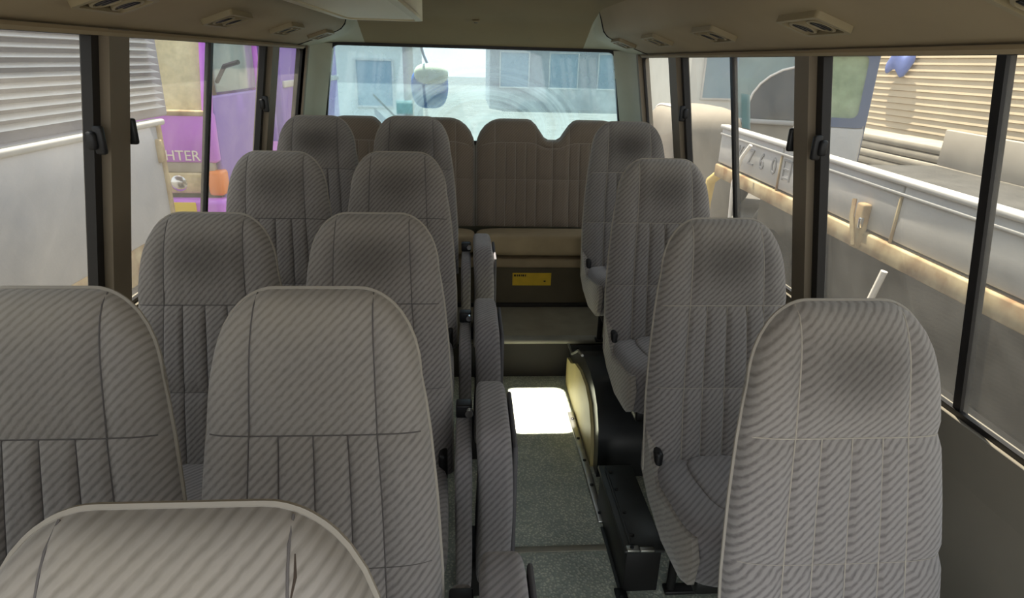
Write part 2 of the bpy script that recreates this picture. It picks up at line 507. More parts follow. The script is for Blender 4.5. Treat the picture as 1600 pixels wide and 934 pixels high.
# ------------------------------------------------------------------ bus shell
XC = 0.035
Z_TOP, Z_SILL = 1.487, 0.74
def hw(z):                                  # half width of the body, leaning in above the waist
    return 0.895 + (Z_TOP - max(z, 0.6)) * 0.178
Y_FRONT, Y_REAR, STEP_Y, STEP_Z = -0.7, 3.85, 2.69, 0.20

floor = obj('floor', box(XC - 1.06, XC + 1.06, Y_FRONT, Y_REAR, -0.06, 0.0), M['floor'], smooth=False)
tag(floor, 'grey green speckled rubber aisle floor', kind='structure')
obj('step_tread', box(XC - 1.05, XC + 1.05, STEP_Y + 0.05, Y_REAR, 0.0, STEP_Z), M['tread'], floor, smooth=False)
obj('step_riser', box(XC - 1.05, XC + 1.05, STEP_Y + 0.02, STEP_Y + 0.05, 0.0, STEP_Z - 0.02), M['riser'], floor, smooth=False)
obj('step_lip', bbox(XC - 1.05, XC + 1.05, STEP_Y, STEP_Y + 0.06, STEP_Z - 0.018, STEP_Z + 0.004, 0.008), M['lip'], floor)
obj('joint_strip', bbox(0.06, 0.44, 1.535, 1.56, 0.0, 0.004, 0.002), M['lip'], floor)

t1 = empty('trim_1', (0.447, 0, 0), 'worn aluminium edging strip along the aisle floor', kind='structure')
obj('strip', bbox(-0.014, 0.014, 1.66, 2.36, 0.0, 0.010, 0.004), M['alu'], t1)
for y in (1.70, 1.85, 2.0, 2.15, 2.3):
    obj('screw', lathe([(0.007, 0.0), (0.007, 0.003), (0.004, 0.005)], 10, 'z', (0, y, 0.010)), M['steel_black'], t1)
obj('strip', bbox(-0.010, 0.010, 0.6, 1.64, 0.0, 0.006, 0.003), M['heater'], t1)

def wall_pt(side, a, z, d):                 # a = Y
    return (XC + side * (hw(z) + d), a, z)

def slab(side, y0, y1, z0, z1, th=0.05, inset=0.0, r=0.0):
    zs = [z0, z1] if z0 >= 0.6 or z1 <= 0.6 else [z0, 0.6, z1]
    V, Fc = [], []
    for z in zs:
        for (y, d) in ((y0, -inset), (y1, -inset), (y1, th), (y0, th)):
            V.append(wall_pt(side, y, z, d))
    for i in range(len(zs) - 1):
        for k in range(4):
            Fc.append((i * 4 + k, i * 4 + (k + 1) % 4, (i + 1) * 4 + (k + 1) % 4, (i + 1) * 4 + k))
    Fc += [(0, 1, 2, 3), tuple(range(len(V) - 4, len(V)))]
    return V, Fc

PILLARS_ = {-1: [(-0.70, -0.55), (0.43, 0.55), (1.65, 1.745), (2.97, 3.07), (3.60, 3.63)], 1: [(-0.70, -0.55), (0.43, 0.55), (1.75, 1.83), (2.92, 3.03), (3.585, 3.62)]}
LATCH = {1: (0.06,), 2: (0.05, -0.06), 3: ()}
wnum = 1
for side, sname in ((-1, 'left'), (1, 'right')):
    w = obj('wall_' + sname, slab(side, Y_FRONT, Y_REAR, 0.0, Z_SILL, 0.05), M['wall'], smooth=False)
    tag(w, 'grey lower trim of the %s side of the bus' % sname, kind='structure')
    PILLARS = PILLARS_[side]
    SPANS = [(p[1], q[0]) for p, q in zip(PILLARS, PILLARS[1:])]
    for (y0, y1) in PILLARS:
        obj('pillar', slab(side, y0, y1, Z_SILL, Z_TOP + 0.01, 0.05, 0.012), M['pillar'], w, smooth=False)
    obj('window_header', slab(side, Y_FRONT, Y_REAR, Z_TOP, Z_TOP + 0.10, 0.05), M['pillar'], w, smooth=False)
    obj('cornice_lip', tube([(XC + side * (hw(Z_TOP) - 0.008), y, Z_TOP + 0.002) for y in (Y_FRONT, 3.5)], 0.009, 6), M['duct'], w)
    # corner pillar between last side window and the rear window, set diagonally
    zs = lsp(0.0, Z_TOP + 0.03, 8)
    V, Fc = [], []
    for z in zs:
        h = hw(z)
        pts = [(side * h, 3.60), (side * h, 3.66), (side * (h - 0.03), 3.78), (side * (h - 0.085), 3.835), (side * (h - 0.085), 3.90), (side * (h + 0.05), 3.90), (side * (h + 0.05), 3.60)]
        V += [(XC + a, b, z) for a, b in pts]
    n = 7
    for i in range(len(zs) - 1):
        for k in range(n):
            Fc.append((i * n + k, i * n + (k + 1) % n, (i + 1) * n + (k + 1) % n, (i + 1) * n + k))
    Fc += [tuple(range(n)), tuple(range(len(V) - n, len(V)))]
    obj('corner_pillar', (V, Fc), M['corner'], w)
    for wi, (y0, y1) in enumerate(SPANS):
        o = empty('window_%d' % wnum, (0, 0, 0), '%s side window, %s from the front' % (sname, ('first', 'second', 'third', 'fourth')[wi]), kind='structure')
        wnum += 1
        fn = lambda a, b, d, s=side: wall_pt(s, a, b, 0.012 + d)
        out = rrect(y0 - 0.005, y1 + 0.005, Z_SILL - 0.005, Z_TOP + 0.005, 0.03)
        inn = rrect(y0 + 0.012, y1 - 0.012, Z_SILL + 0.014, Z_TOP - 0.006, 0.03)
        obj('window_seal', ring(out, inn, fn, 0.014), M['frame'], o)
        ym = (2.36 if wi == 2 else 0.5 * (y0 + y1) - 0.02) if wi < 3 else None
        cuts = [(y0, ym + 0.012, 0.024), (ym - 0.012, y1, 0.034)] if ym else [(y0, y1, 0.024)]
        for (a, b, d) in cuts:
            pane = [wall_pt(side, a, Z_SILL, d), wall_pt(side, b, Z_SILL, d), wall_pt(side, b, Z_TOP, d), wall_pt(side, a, Z_TOP, d)]
            obj('pane', (pane, [(0, 1, 2, 3)]), G_SIDE, o, smooth=False)
        if ym:
            obj('sash_bar', slab(side, ym - 0.011, ym + 0.011, Z_SILL, Z_TOP, 0.036, -0.016), M['frame'], o, smooth=False)
            obj('sash_bar', slab(side, y1 - 0.035, y1 - 0.004, Z_SILL, Z_TOP, 0.036, -0.010), M['frame'], o, smooth=False)
            for (yy, zz) in ((y1 - 0.045, 1.245), (y0 + 0.015, 1.25)):
                p = Vector(wall_pt(side, yy, zz, 0.004))
                obj('latch', merge(bbox(p.x - 0.012, p.x + 0.012, p.y - 0.020, p.y + 0.020, p.z - 0.022, p.z + 0.022, 0.008),
                                   bbox(p.x - 0.026 if side > 0 else p.x, p.x if side > 0 else p.x + 0.026, p.y - 0.008, p.y + 0.008, p.z - 0.034, p.z + 0.034, 0.006)), M['black'], o)

# rear wall and rear window
RW = (XC - 0.815, XC + 0.828, 0.98, 1.520)
def rear_w(z): return 0.0
rear_half = lambda z: 0.822 + (1.52 - z) * 0.14
wr_ = obj('wall_rear', merge(box(XC - 1.05, XC + 1.05, 3.86, 3.92, 0.0, 0.98), box(XC - 0.95, XC + 0.95, 3.86, 3.92, 1.515, 1.62)), M['wall'], smooth=False)
tag(wr_, 'beige rear wall of the bus below and above the back window', kind='structure')
for s in (-1, 1):
    poly = [(XC + s * rear_half(0.98), 0.98), (XC + s * rear_half(1.52), 1.52), (XC + s * 0.99, 1.52), (XC + s * 1.06, 0.98)]
    obj('wall_panel', prism(poly, 3.862, 3.918, 'y'), M['corner'], wr_, smooth=False)
w7 = empty('window_%d' % wnum, (0, 0, 0), 'wide dusty rear window with wiper smears', kind='structure')
def rear_loop(d, r):
    out = []
    for cx, cz, s in ((1, 1.52 - d - r, 0), (-1, 1.52 - d - r, 1), (-1, 0.98 + d + r, 2), (1, 0.98 + d + r, 3)):
        for k in range(7):
            t = PI / 2 * (s + k / 6)
            z = cz + r * math.sin(t)
            out.append((XC + cx * (rear_half(z) - d - r) + r * math.cos(t), z))
    return out
obj('window_seal', ring(rear_loop(-0.012, 0.035), rear_loop(0.012, 0.035), lambda a, b, d: (a, 3.852 + d, b), 0.02), M['frame'], w7)
obj('pane', ([(XC - 0.95, 3.868, 0.97), (XC + 0.95, 3.868, 0.97), (XC + 0.85, 3.868, 1.53), (XC - 0.85, 3.868, 1.53)], [(0, 1, 2, 3)]), G_REAR, w7, smooth=False)

# ceiling: raised centre, boxed duct along each side, cove falling to the rear window
def prof(dx):
    a = abs(dx)
    pts = [(0.0, 1.80), (0.45, 1.785), (0.57, 1.755), (0.625, 1.70), (0.655, 1.60), (0.675, 1.578), (0.70, 1.566), (0.895, 1.498), (0.96, 1.49)]
    for (x0, z0), (x1, z1) in zip(pts, pts[1:]):
        if a <= x1:
            return z0 + (z1 - z0) * (a - x0) / (x1 - x0)
    return 1.49
def cove(y):
    pts = [(-1, 1.9), (2.6, 1.83), (3.0, 1.77), (3.3, 1.722), (3.6, 1.645), (3.75, 1.572), (3.86, 1.522)]
    for (x0, z0), (x1, z1) in zip(pts, pts[1:]):
        if y <= x1:
            return z0 + (z1 - z0) * (y - x0) / (x1 - x0)
    return 1.522
def smin(a, b, k=0.02):
    h = max(k - abs(a - b), 0) / k
    return min(a, b) - h * h * k * 0.25
ys_c = lsp(Y_FRONT, 2.4, 6) + lsp(2.5, 3.86, 35)
def ceil_strip(x0, x1, n, y0=None, y1=None):
    ys = [y for y in ys_c if (y0 is None or y >= y0) and (y1 is None or y <= y1)]
    if y1 is not None: ys.append(y1)
    if y0 is not None: ys.insert(0, y0)
    return grid(lambda u, v: (XC + u, v, smin(prof(u), cove(v))), lsp(x0, x1, n), ys)
HX0, HX1, HY0, HY1 = -0.03, 0.29, 2.63, 3.07  # bounds of an added, unseen roof opening that throws the floor sun patch
cv, cf = ceil_strip(-0.625, 0.625, 61)
cf = [q for q in cf if not (HX0 < sum(cv[i][0] for i in q) / 4 < HX1 and HY0 < sum(cv[i][1] for i in q) / 4 < HY1)]
ceiling = obj('ceiling', (cv, cf), M['headliner'])
tag(ceiling, 'tan padded bus ceiling with a cove over the rear window', kind='structure')
obj('added_hatch_frame', ring(rrect(HX0 - 0.03, HX1 + 0.03, HY0 - 0.05, HY1 + 0.05, 0.03), rrect(HX0 + 0.02, HX1 - 0.02, HY0 + 0.03, HY1 - 0.03, 0.05), lambda a, b, d: (a, b, 1.81 - 0.15 * max(0, b - 2.75) + d), 0.03), M['cream'], ceiling)  # frame of the added opening, out of view
for s in (-1, 1):
    d = obj('duct_panel', ceil_strip(s * 0.625, s * 0.955, 24, None, 3.42), M['duct'], ceiling)
    obj('duct_end_panel', ceil_strip(s * 0.625, s * 0.955, 24, 3.43, None), M['corner'], ceiling)
    path = [(XC + s * a, 3.425, prof(a) + 0.002) for a in (0.585, 0.60, 0.625, 0.64, 0.655, 0.675, 0.70, 0.8, 0.895)]
    obj('seam_strip', tube(path, 0.006, 6), M['frame'], ceiling)
knob = empty('ceiling_knob', (XC, 3.60, 1.645), 'small round dark-centred fitting on the ceiling above the rear window', 'fitting')
knob.rotation_euler = (0.33, 0, 0)
obj('rim', lathe([(0.022, 0.004), (0.022, -0.004), (0.014, -0.008)], 18), M['vent'], knob)
obj('core', lathe([(0.010, -0.004), (0.010, -0.012), (0.006, -0.014)], 14), M['black'], knob)

# ceiling panel hanging under the roof on the left
cp = empty('ceiling_panel', (-0.375, 2.3, 1.60), 'cream rounded panel hanging under the ceiling near the left duct', 'ceiling panel')
out = rrect(-0.175, 0.175, -0.75, 0.72, 0.07)
obj('housing', prism(out, 0.012, 0.20, 'z'), M['cream'], cp)
inn = rrect(-0.145, 0.145, -0.72, 0.69, 0.05)
obj('rim', ring(out, inn, lambda a, b, d: (a, b, d), 0.014), M['cream'], cp)
obj('diffuser', prism(inn, 0.006, 0.012, 'z'), mat('diffuser', (222, 214, 188), 0.5, bump=0.6, bscale=120), cp)

# air vents along the ducts
def vent(side, y, label):
    x = XC + side * 0.745
    o = empty('air_vent', (x, y, prof(0.745) - 0.001), label, 'air vent', 'air vents along the roof ducts')
    o.rotation_euler = (0, side * 0.33, 0)
    out = rrect(-0.048, 0.048, -0.095, 0.095, 0.012)
    inn = rrect(-0.038, 0.038, -0.082, 0.082, 0.010)
    obj('frame', ring(out, inn, lambda a, b, d: (a, b, -0.014 + d), 0.016), M['vent'], o)
    obj('backing', prism(inn, -0.004, 0.0, 'z'), M['vent'], o)
    for yy in (-0.04, 0.04):
        noz = obj('nozzle', lathe([(0.033, -0.003), (0.033, -0.013), (0.027, -0.014), (0.026, -0.008)], 18, 'z', (0, yy, 0)), M['vent'], o)
        for k in (-1, 0, 1):
            obj('louvre', bbox(-0.024 + abs(k) * 0.005, 0.024 - abs(k) * 0.005, yy + k * 0.014 - 0.004, yy + k * 0.014 + 0.004, -0.013, -0.009, 0.001, 1), M['black'], noz)
    return o
for i, y in enumerate((0.82, 1.46, 2.08, 2.72, 3.32)):
    pos = ('nearest the camera', 'second from the camera', 'third from the camera', 'fourth from the camera', 'farthest, beside the rear corner')[i]
    vent(1, y + 0.03, 'tan air vent with round nozzles on the right roof duct, ' + pos)
    vent(-1, y - 0.03, 'tan air vent with round nozzles on the left roof duct, ' + pos)

# ------------------------------------------------------------------ seats
RECL = math.radians(15.6)
def padded_back(L, W, drop, tdrop, D, Db, seams):
    """returns ({name: [geo..]}, shell geo, outline path). seams: list of (t0, t1, [(s0, s1, name, puff)])"""
    def base(s, t, y):
        v = drop(s) * (max(0.0, 1 - t / tdrop)) ** 1.0 + t * L
        return Vector((W(t) * s, y, L - v))
    def top(t):
        q = min(1.0, t / 0.20)
        return math.sqrt(max(0.0, 1 - (1 - q) ** 2.4))
    def front(s, t):
        e = math.sqrt(max(0.0, 1 - abs(s) ** 5))
        return -D * e * top(t)
    panels = []
    for (t0, t1, cols) in seams:
        for (s0, s1, name, puff) in cols:
            wide = s1 - s0
            us = lsp(0, 1, 15 if wide > 0.6 else 9)
            if s1 >= 1: us = [1 - (1 - u) ** 1.9 for u in us]
            if s0 <= -1: us = [u ** 1.9 for u in us]
            nt = max(8, int((t1 - t0) * 34))
            vs = lsp(0, 1, nt)
            if t0 == 0: vs = [v ** 1.7 for v in vs]
            def fn(u, v, s0=s0, s1=s1, t0=t0, t1=t1, puff=puff):
                s = s0 + (s1 - s0) * u; t = t0 + (t1 - t0) * v
                pu = (1 - abs(2 * u - 1) ** 5)
                pv = 1 - abs(2 * v - 1) ** (10 if t1 - t0 > 0.2 else 6)
                return base(s, t, front(s, t) - puff * math.sqrt(max(0, pu * pv)) * (0.3 + 0.7 * top(t)))
            panels.append((name, grid(fn, us, vs)))
    def back(s, t):
        return base(s, t, Db * math.sqrt(max(0.0, 1 - abs(s) ** 4)) * top(t))
    ss = [-(1 - (1 - u) ** 1.8) for u in lsp(1, 0, 11)] + [1 - (1 - u) ** 1.8 for u in lsp(0, 1, 11)][1:]
    ss = sorted(set([round(x, 5) for x in ss] + [round(x, 5) for x in lsp(-0.8, 0.8, 29)]))
    ts = [u ** 1.6 for u in lsp(0, 1, 20)]
    g = grid(back, ss, ts)
    # bottom closure
    vb = [tuple(base(s, 1.0, front(s, 1.0))) for s in ss] + [tuple(back(s, 1.0)) for s in ss]
    n = len(ss)
    fb = [(i, i + 1, n + i + 1, n + i) for i in range(n - 1)]
    shell = merge(g, (vb, fb))
    path = [base(-1, t, 0) for t in lsp(1, 0, 24)] + [base(s, 0, 0) for s in ss[1:-1]] + [base(1, t, 0) for t in lsp(0, 1, 24)]
    tubes = []
    done = set()
    for (t0, t1, cols) in seams:
        for (s0, s1, name, puff) in cols:
            if -1 < s0 and (round(s0, 3), round(t0, 3)) not in done:
                done.add((round(s0, 3), round(t0, 3)))
                tubes.append(tube([base(s0, t, front(s0, t) - 0.0005) for t in lsp(max(t0, 0.002), t1, 14)], 0.0014, 5))
        if t0 > 0:
            tubes.append(tube([base(u, t0, front(u, t0) - 0.0005) for u in lsp(-0.93, 0.93, 30)], 0.0013 if t0 < 0.5 else 0.0007, 5))
    return panels, shell, path, merge(*tubes)

def seat_W(t):
    pts = [(0, 0.172), (0.15, 0.180), (0.333, 0.187), (0.5, 0.199), (0.7, 0.208), (1.0, 0.210)]
    for (a, b), (c, d) in zip(pts, pts[1:]):
        if t <= c: return b + (d - b) * (t - a) / (c - a)
    return 0.21
def seat_drop(s):
    q = max(0.0, (abs(s) - 0.40) / 0.60)
    return 0.150 * (1 - math.sqrt(max(0.0, 1 - q * q)))
SEAT_L = 0.72
SE = 0.555
SEAMS = [
    (0.0, 0.333, [(-1, -SE, 'side_panel', 0.010), (-SE, SE, 'head_panel', 0.014), (SE, 1, 'side_panel', 0.010)]),
    (0.333, 0.655, [(-1, -SE, 'side_panel', 0.011), (-SE, -0.30, 'pleat', 0.009), (-0.30, 0.0, 'pleat', 0.011), (0.0, 0.30, 'pleat', 0.011), (0.30, SE, 'pleat', 0.009), (SE, 1, 'side_panel', 0.011)]),
    (0.655, 1.0, [(-1, -SE, 'side_panel', 0.011), (-SE, -0.30, 'pleat', 0.009), (-0.30, 0.0, 'pleat', 0.011), (0.0, 0.30, 'pleat', 0.011), (0.30, SE, 'pleat', 0.009), (SE, 1, 'side_panel', 0.011)]),
]
_panels, _shell, _path, _seam = padded_back(SEAT_L, seat_W, seat_drop, 0.34, 0.048, 0.050, SEAMS)
def cush_def(q):
    r = Vector(q)
    f = max(0.0, (0.21 - q.y) / 0.42)
    r.z += 0.055 * f ** 1.5
    if q.z > 0: r.z -= 0.012 * max(0, 1 - (q.x / 0.19) ** 4) * (1 - f) 
    if q.z < 0: r.z -= 0.030 * f
    if q.z < 0: r.y += 0.012 * f
    r.x *= 1.0 + 0.05 * f
    return r
_cush = pillow(0.198, 0.215, 0.088, 5.0, 12, (0, -0.185, 0.339), cush_def)
def panel_def(q):
    r = Vector(q)
    f = max(0.0, (0.21 - q.y) / 0.42)
    r.z += 0.055 * f ** 1.5
    return r
_cpanel = pillow(0.118, 0.15, 0.014, 4.0, 8, (0, -0.175, 0.416), panel_def)
CACHE = {}
def seat_meshes(v):
    if v not in CACHE:
        m = FAB[v]
        CACHE[v] = {
            'panels': [(n, mk(n, g, m)) for n, g in _panels],
            'shell': mk('backrest', _shell, m),
            'piping': mk('piping', tube(_path, 0.0042, 6), M['piping']),
            'seam': mk('seam', _seam, M['seam']), 'seam_pale': mk('seam', _seam, M['seam_pale']),
            'cushion': mk('seat_cushion', _cush, FAB['jump']),
            'cpanel': mk('center_panel', _cpanel, FAB['jump']),
        }
    return CACHE[v]

def side_cover(s):
    """loose fabric skirt on the aisle side of a cushion: from the hinge down to the front edge"""
    poly = [(0.06, 0.42), (0.045, 0.50), (0.0, 0.47), (-0.06, 0.405), (-0.12, 0.395), (-0.30, 0.425), (-0.360, 0.435), (-0.392, 0.395), (-0.390, 0.325), (-0.34, 0.288), (-0.20, 0.275), (-0.06, 0.31), (0.04, 0.35)]
    V, Fc = [], []
    n = len(poly)
    cy = sum(p[0] for p in poly) / n; cz = sum(p[1] for p in poly) / n
    rings = [(1.0, 0.186), (1.0, 0.202), (0.95, 0.2085), (0.6, 0.212), (0.25, 0.213)]
    for (k, x) in rings:
        for (y, z) in poly:
            V.append((s * (x + 0.004 * math.sin(y * 60 + z * 20)), cy + (y - cy) * k, cz + (z - cz) * k))
    for i in range(len(rings) - 1):
        for j in range(n):
            Fc.append((i * n + j, i * n + (j + 1) % n, (i + 1) * n + (j + 1) % n, (i + 1) * n + j))
    Fc.append(tuple(range((len(rings) - 1) * n, len(rings) * n)))
    return V, Fc
_cover = {s: mk('side_cover', side_cover(s), FAB['cover']) for s in (-1, 1)}

def seat(x, y, dz, var, label, group, floor_z=0.0, cover=0, hinge=0, rz=0.0):
    """y = foot of the backrest; dz lifts cushion and backrest; floor_z is what the legs stand on"""
    up = dz - floor_z
    o = empty('passenger_seat', (x, y, floor_z), label, 'seat', group, rotz=rz)
    ms = seat_meshes(var)
    b = link_mesh('backrest', ms['shell'], o, (0, 0, 0.36 + up), (-RECL, 0, 0))
    for n, me in ms['panels']: link_mesh(n, me, b)
    link_mesh('piping', ms['piping'], b)
    link_mesh('seam', ms['seam_pale' if x > 0 else 'seam'], b)  # light direction painted in: pale seams on the right, dark on the left
    c = link_mesh('seat_cushion', ms['cushion'], o, (0, 0, up))
    link_mesh('center_panel', ms['cpanel'], c)
    if cover: link_mesh('side_cover', _cover[cover], o, (0, 0, up))
    h0 = 0.27 + up
    obj('seat_frame', bbox(-0.17, 0.17, -0.36, -0.03, h0 - 0.012, h0 + 0.03, 0.008), M['steel_black'], o)
    if h0 > 0.03:
        for sx in (-0.12, 0.15):
            obj('leg', tube([(sx, -0.10, 0.0), (sx, -0.10, h0)], 0.013, 10), M['steel_black'], o)
        obj('foot_rail', bbox(-0.14, 0.17, -0.118, -0.082, 0.0, 0.012, 0.003), M['steel_black'], o)
    for sx in ((-1, 1) if hinge == 0 else (hinge,)):
        obj('hinge_cover', bbox(sx * 0.185 - 0.012, sx * 0.185 + 0.012, -0.055, 0.035, 0.36 + up, 0.45 + up, 0.010), M['black'], o)
    return o

def crease(root, pts):
    b = [c for c in root.children if c.name.startswith('backrest')][0]
    obj('crease', tube(pts, [0.0006] + [0.0015] * (len(pts) - 2) + [0.0006], 5), M['crease'], b)
ROW = {1: 0.81, 2: 1.47, 3: 2.13, 4: 2.79}
GL, GR = 'paired seats left of the aisle', 'single seats along the right windows'
XI, XO = -0.256, -0.687
s0 = seat(-0.245, 0.255, 0.035, 'clean', 'grey seat nearest the camera at bottom left, only its worn top edge in view', GL)
crease(s0, [(0.108, -0.050, 0.700), (0.110, -0.058, 0.685), (0.106, -0.061, 0.665)])
seat(XO, 0.255, 0.035, 'clean', 'grey window seat at the lower left beside the nearest seat', GL)
seat(XI, ROW[1], 0.03, 'clean', 'large pale grey aisle seat with tan top, whole backrest in the left foreground', GL)
seat(XO, ROW[1], 0.03, 'clean', 'pale grey window seat at the left edge beside the large foreground seat', GL)
seat(XI, ROW[2], 0.003, 'mid', 'grey aisle seat directly behind the large foreground seat', GL)
seat(XO, ROW[2], 0.0, 'mid', 'grey window seat by the front left sliding window, headrest smudged dark', GL)
seat(XI, ROW[3], 0.075, 'mid', 'grey aisle seat, third left row, between the smudged aisle seat and the darker rear one', GL)
seat(XO, ROW[3], 0.07, 'mid', 'grey window seat below the left window divider, next to the purple truck view', GL)
seat(XI - 0.006, ROW[4], 0.145, 'dark', 'dark grey aisle seat below the rear window mirror, last before the bench', GL, STEP_Z)
seat(XO - 0.005, ROW[4], 0.14, 'dark', 'dark grey window seat at the left rear corner, last before the bench', GL, STEP_Z)
seat(0.675, ROW[1], 0.008, 'mid', 'grey single seat nearest the camera at the lower right with tan backrest', GR, 0, -1)
seat(0.712, ROW[2], -0.003, 'mid', 'grey single seat whose cushion shows beside the black heater box', GR, 0, -1)
seat(0.727, ROW[3], 0.065, 'mid', 'grey single seat above the black wheel arch, third along the right windows', GR, 0.315, -1)
seat(0.745, ROW[4], 0.14, 'dark', 'grey single seat farthest back on the right, in front of the bench', GR, STEP_Z, -1)

# folding jump seats standing upright along the aisle
def jump(y, dz, label, floor_z=0.0):
    o = empty('jump_seat', (0.0, y, floor_z), label, 'jump seat', 'folded jump seats beside the aisle')
    z0, z1 = 0.10 + dz - floor_z, 0.605 + dz - floor_z
    zm, hz = (z0 + z1) / 2, (z1 - z0) / 2
    def bow(q):
        r = Vector(q); r.x += 0.012 * (1 - (q.z / hz) ** 2); return r
    c = obj('seat_cushion', pillow(0.046, 0.16, hz, 7.0, 14, (0.058, 0.17, zm), bow), FAB['jump'], o)
    obj('backrest', pillow(0.023, 0.15, hz - 0.02, 7.0, 12, (-0.0145, 0.17, zm - 0.05)), FAB['jump'], o)
    obj('back_shell', bbox(0.110, 0.122, 0.03, 0.315, z0 + 0.02, z1 - 0.05, 0.006), M['back_shell'], o)
    obj('hinge_bracket', bbox(-0.036, 0.008, 0.20, 0.24, z1 - 0.07, z1 - 0.03, 0.005), M['black'], o)
    obj('bolt', lathe([(0.011, 0.0), (0.011, 0.016), (0.006, 0.020)], 12, 'y', (0.0, 0.18, z1 - 0.045)), M['chrome'], o)
    obj('support_bracket', bbox(-0.035, 0.09, 0.10, 0.25, 0.0, z0 + 0.03, 0.006), M['steel_black'], o)
    return o
jump(0.61, 0.0, 'grey folded jump seat nearest the camera, only its cushion top in view')
jump(1.27, 0.0, 'grey folded jump seat standing tall behind the nearest one')
jump(1.93, 0.0, 'grey folded jump seat beside the sunlit floor patch')
jump(2.60, 0.075, 'grey folded jump seat farthest back, in front of the yellow sticker')

# rear bench: two twin units
BL = 0.60
def bench_drop(s):
    d = abs(abs(s) - 0.49)
    if abs(s) < 0.49:
        q = min(1.0, max(0.0, (d - 0.15) / 0.26))
        return 0.112 * q * q * (3 - 2 * q) * (0.35 + 0.65 * q)
    q = min(1.0, max(0.0, (d - 0.16) / 0.35))
    return 0.16 * (1 - math.sqrt(max(0.0, 1 - q ** 2.2)))
def bench_cols(puff, pl, top=False):
    out = []
    for c in (-0.49, 0.49):
        a = [(c - 0.51 if c < 0 else 0.0, c - 0.27)] 
        out.append((-1 if c < 0 else 0.0, c - 0.27, 'side_panel', puff))
        if top:
            out.append((c - 0.27, c + 0.27, 'head_panel', puff))
        else:
            for k in range(4):
                out.append((c - 0.27 + 0.135 * k, c - 0.27 + 0.135 * (k + 1), 'pleat', pl))
        out.append((c + 0.27, 0.0 if c < 0 else 1, 'side_panel', puff))
    return out
BSE = [(0.0, 0.22, bench_cols(0.010, 0, True)), (0.22, 0.56, bench_cols(0.009, 0.006)), (0.56, 1.0, bench_cols(0.009, 0.006))]
bp_, bs_, bpath, bseam = padded_back(BL, lambda t: 0.428, bench_drop, 0.30, 0.05, 0.05, BSE)
def bench(x, label):
    o = empty('rear_bench_seat', (x, 3.50, STEP_Z), label, 'seat', 'twin bench seats along the rear wall')
    b = obj('backrest', bs_, FAB['bench'], o, (0, 0, 0.355), (-math.radians(13), 0, 0))
    for n, g in bp_: obj(n, g, FAB['bench'], b)
    obj('piping', tube(bpath, 0.005, 6), M['piping'], b)
    obj('seam', bseam, M['seam_pale'], b)
    def cd(q):
        r = Vector(q); r.z -= 0.035 * q.y / 0.2; return r
    c = obj('seat_cushion', pillow(0.432, 0.205, 0.062, 7.0, 14, (0, -0.20, 0.322), cd), M['bench_cover'], o)
    obj('cushion_skirt', bbox(-0.428, 0.428, -0.375, -0.02, 0.222, 0.275, 0.012), M['bench_cover'], o)
    return o
bench(XC - 0.435, 'brown twin rear bench seat on the left, half hidden by grey seats')
bench(XC + 0.435, 'brown twin rear bench seat with notched top to the right of the aisle end')
bb = obj('bench_box', box(XC - 0.95, XC + 0.95, 3.14, 3.82, STEP_Z, STEP_Z + 0.220), M['panel'], smooth=False)
tag(bb, 'dark brown box panel under the rear bench with a yellow sticker', 'bench base')
obj('edge_rail', bbox(XC - 0.95, XC + 0.95, 3.125, 3.15, STEP_Z, STEP_Z + 0.022, 0.004), M['riser'], bb)
st = obj('sticker', box(0.232, 0.440, 3.1365, 3.1398, 0.322, 0.392), M['yellow'], bb, smooth=False)
x = 0.240
g = []
for wv in (0.012, 0.008, 0.010, 0.006, 0.012, 0.007):
    g.append(box(x, x + wv * 0.8, 3.1355, 3.1366, 0.373, 0.384)); x += wv + 0.002
g.append(box(0.400, 0.411, 3.1355, 3.1366, 0.342, 0.350))
obj('print', merge(*g), M['print'], st, smooth=False)

# wheel arches, ledge and heater on the right
def wheel_arch(side, label):
    o = empty('wheel_arch_cover', (XC, 0, 0), label, 'wheel arch')
    prof_ = [(1.91, 0.0), (1.915, 0.10), (1.94, 0.19), (1.99, 0.255), (2.06, 0.295), (2.16, 0.315), (2.30, 0.310), (2.40, 0.285), (2.48, 0.235), (2.54, 0.20), (2.640, 0.20), (2.640, 0.0)]
    xa = 0.437
    inner = [(y + (0.02 if y < 2.1 else 0), z * 0.93) for y, z in prof_]
    g = prism([(y, z) for y, z in prof_], side * xa + side * 0.004, side * 0.98, 'x')
    obj('cover', g, M['arch'], o)
    sp = [(1.975, 0.0), (1.985, 0.08), (2.02, 0.155), (2.08, 0.215), (2.17, 0.245), (2.30, 0.243), (2.42, 0.215), (2.52, 0.165), (2.60, 0.15), (2.63, 0.14), (2.63, 0.0)]
    obj('side_plate', prism(sp, side * (xa - 0.008), side * (xa + 0.006), 'x'), M['arch_side'], o)
    obj('edge_strip', tube([(side * (xa - 0.002), y, z + 0.004) for y, z in prof_[6:-1]], 0.006, 6), M['alu'], o)
    for (y, z) in ((2.44, 0.262), (2.52, 0.21), (2.60, 0.20)):
        obj('screw', lathe([(0.006, 0), (0.006, 0.004)], 8, 'z', (side * (xa + 0.035), y, z)), M['steel_black'], o)
    return o
wheel_arch(1, 'glossy black wheel arch cover with cream side plate, right of the aisle')
hb = empty('heater_box', (0.44, 1.36, 0), 'low dark metal heater box with screwed lid beside the right aisle seat', 'heater')
obj('body', bbox(0.008, 0.112, 0.01, 0.39, 0.0, 0.15, 0.004), M['steel_black'], hb)
obj('lid', bbox(0.0, 0.118, 0.0, 0.40, 0.150, 0.162, 0.004), M['heater'], hb)
obj('lid_rib', bbox(0.018, 0.026, 0.02, 0.39, 0.160, 0.168, 0.003), M['heater'], hb)
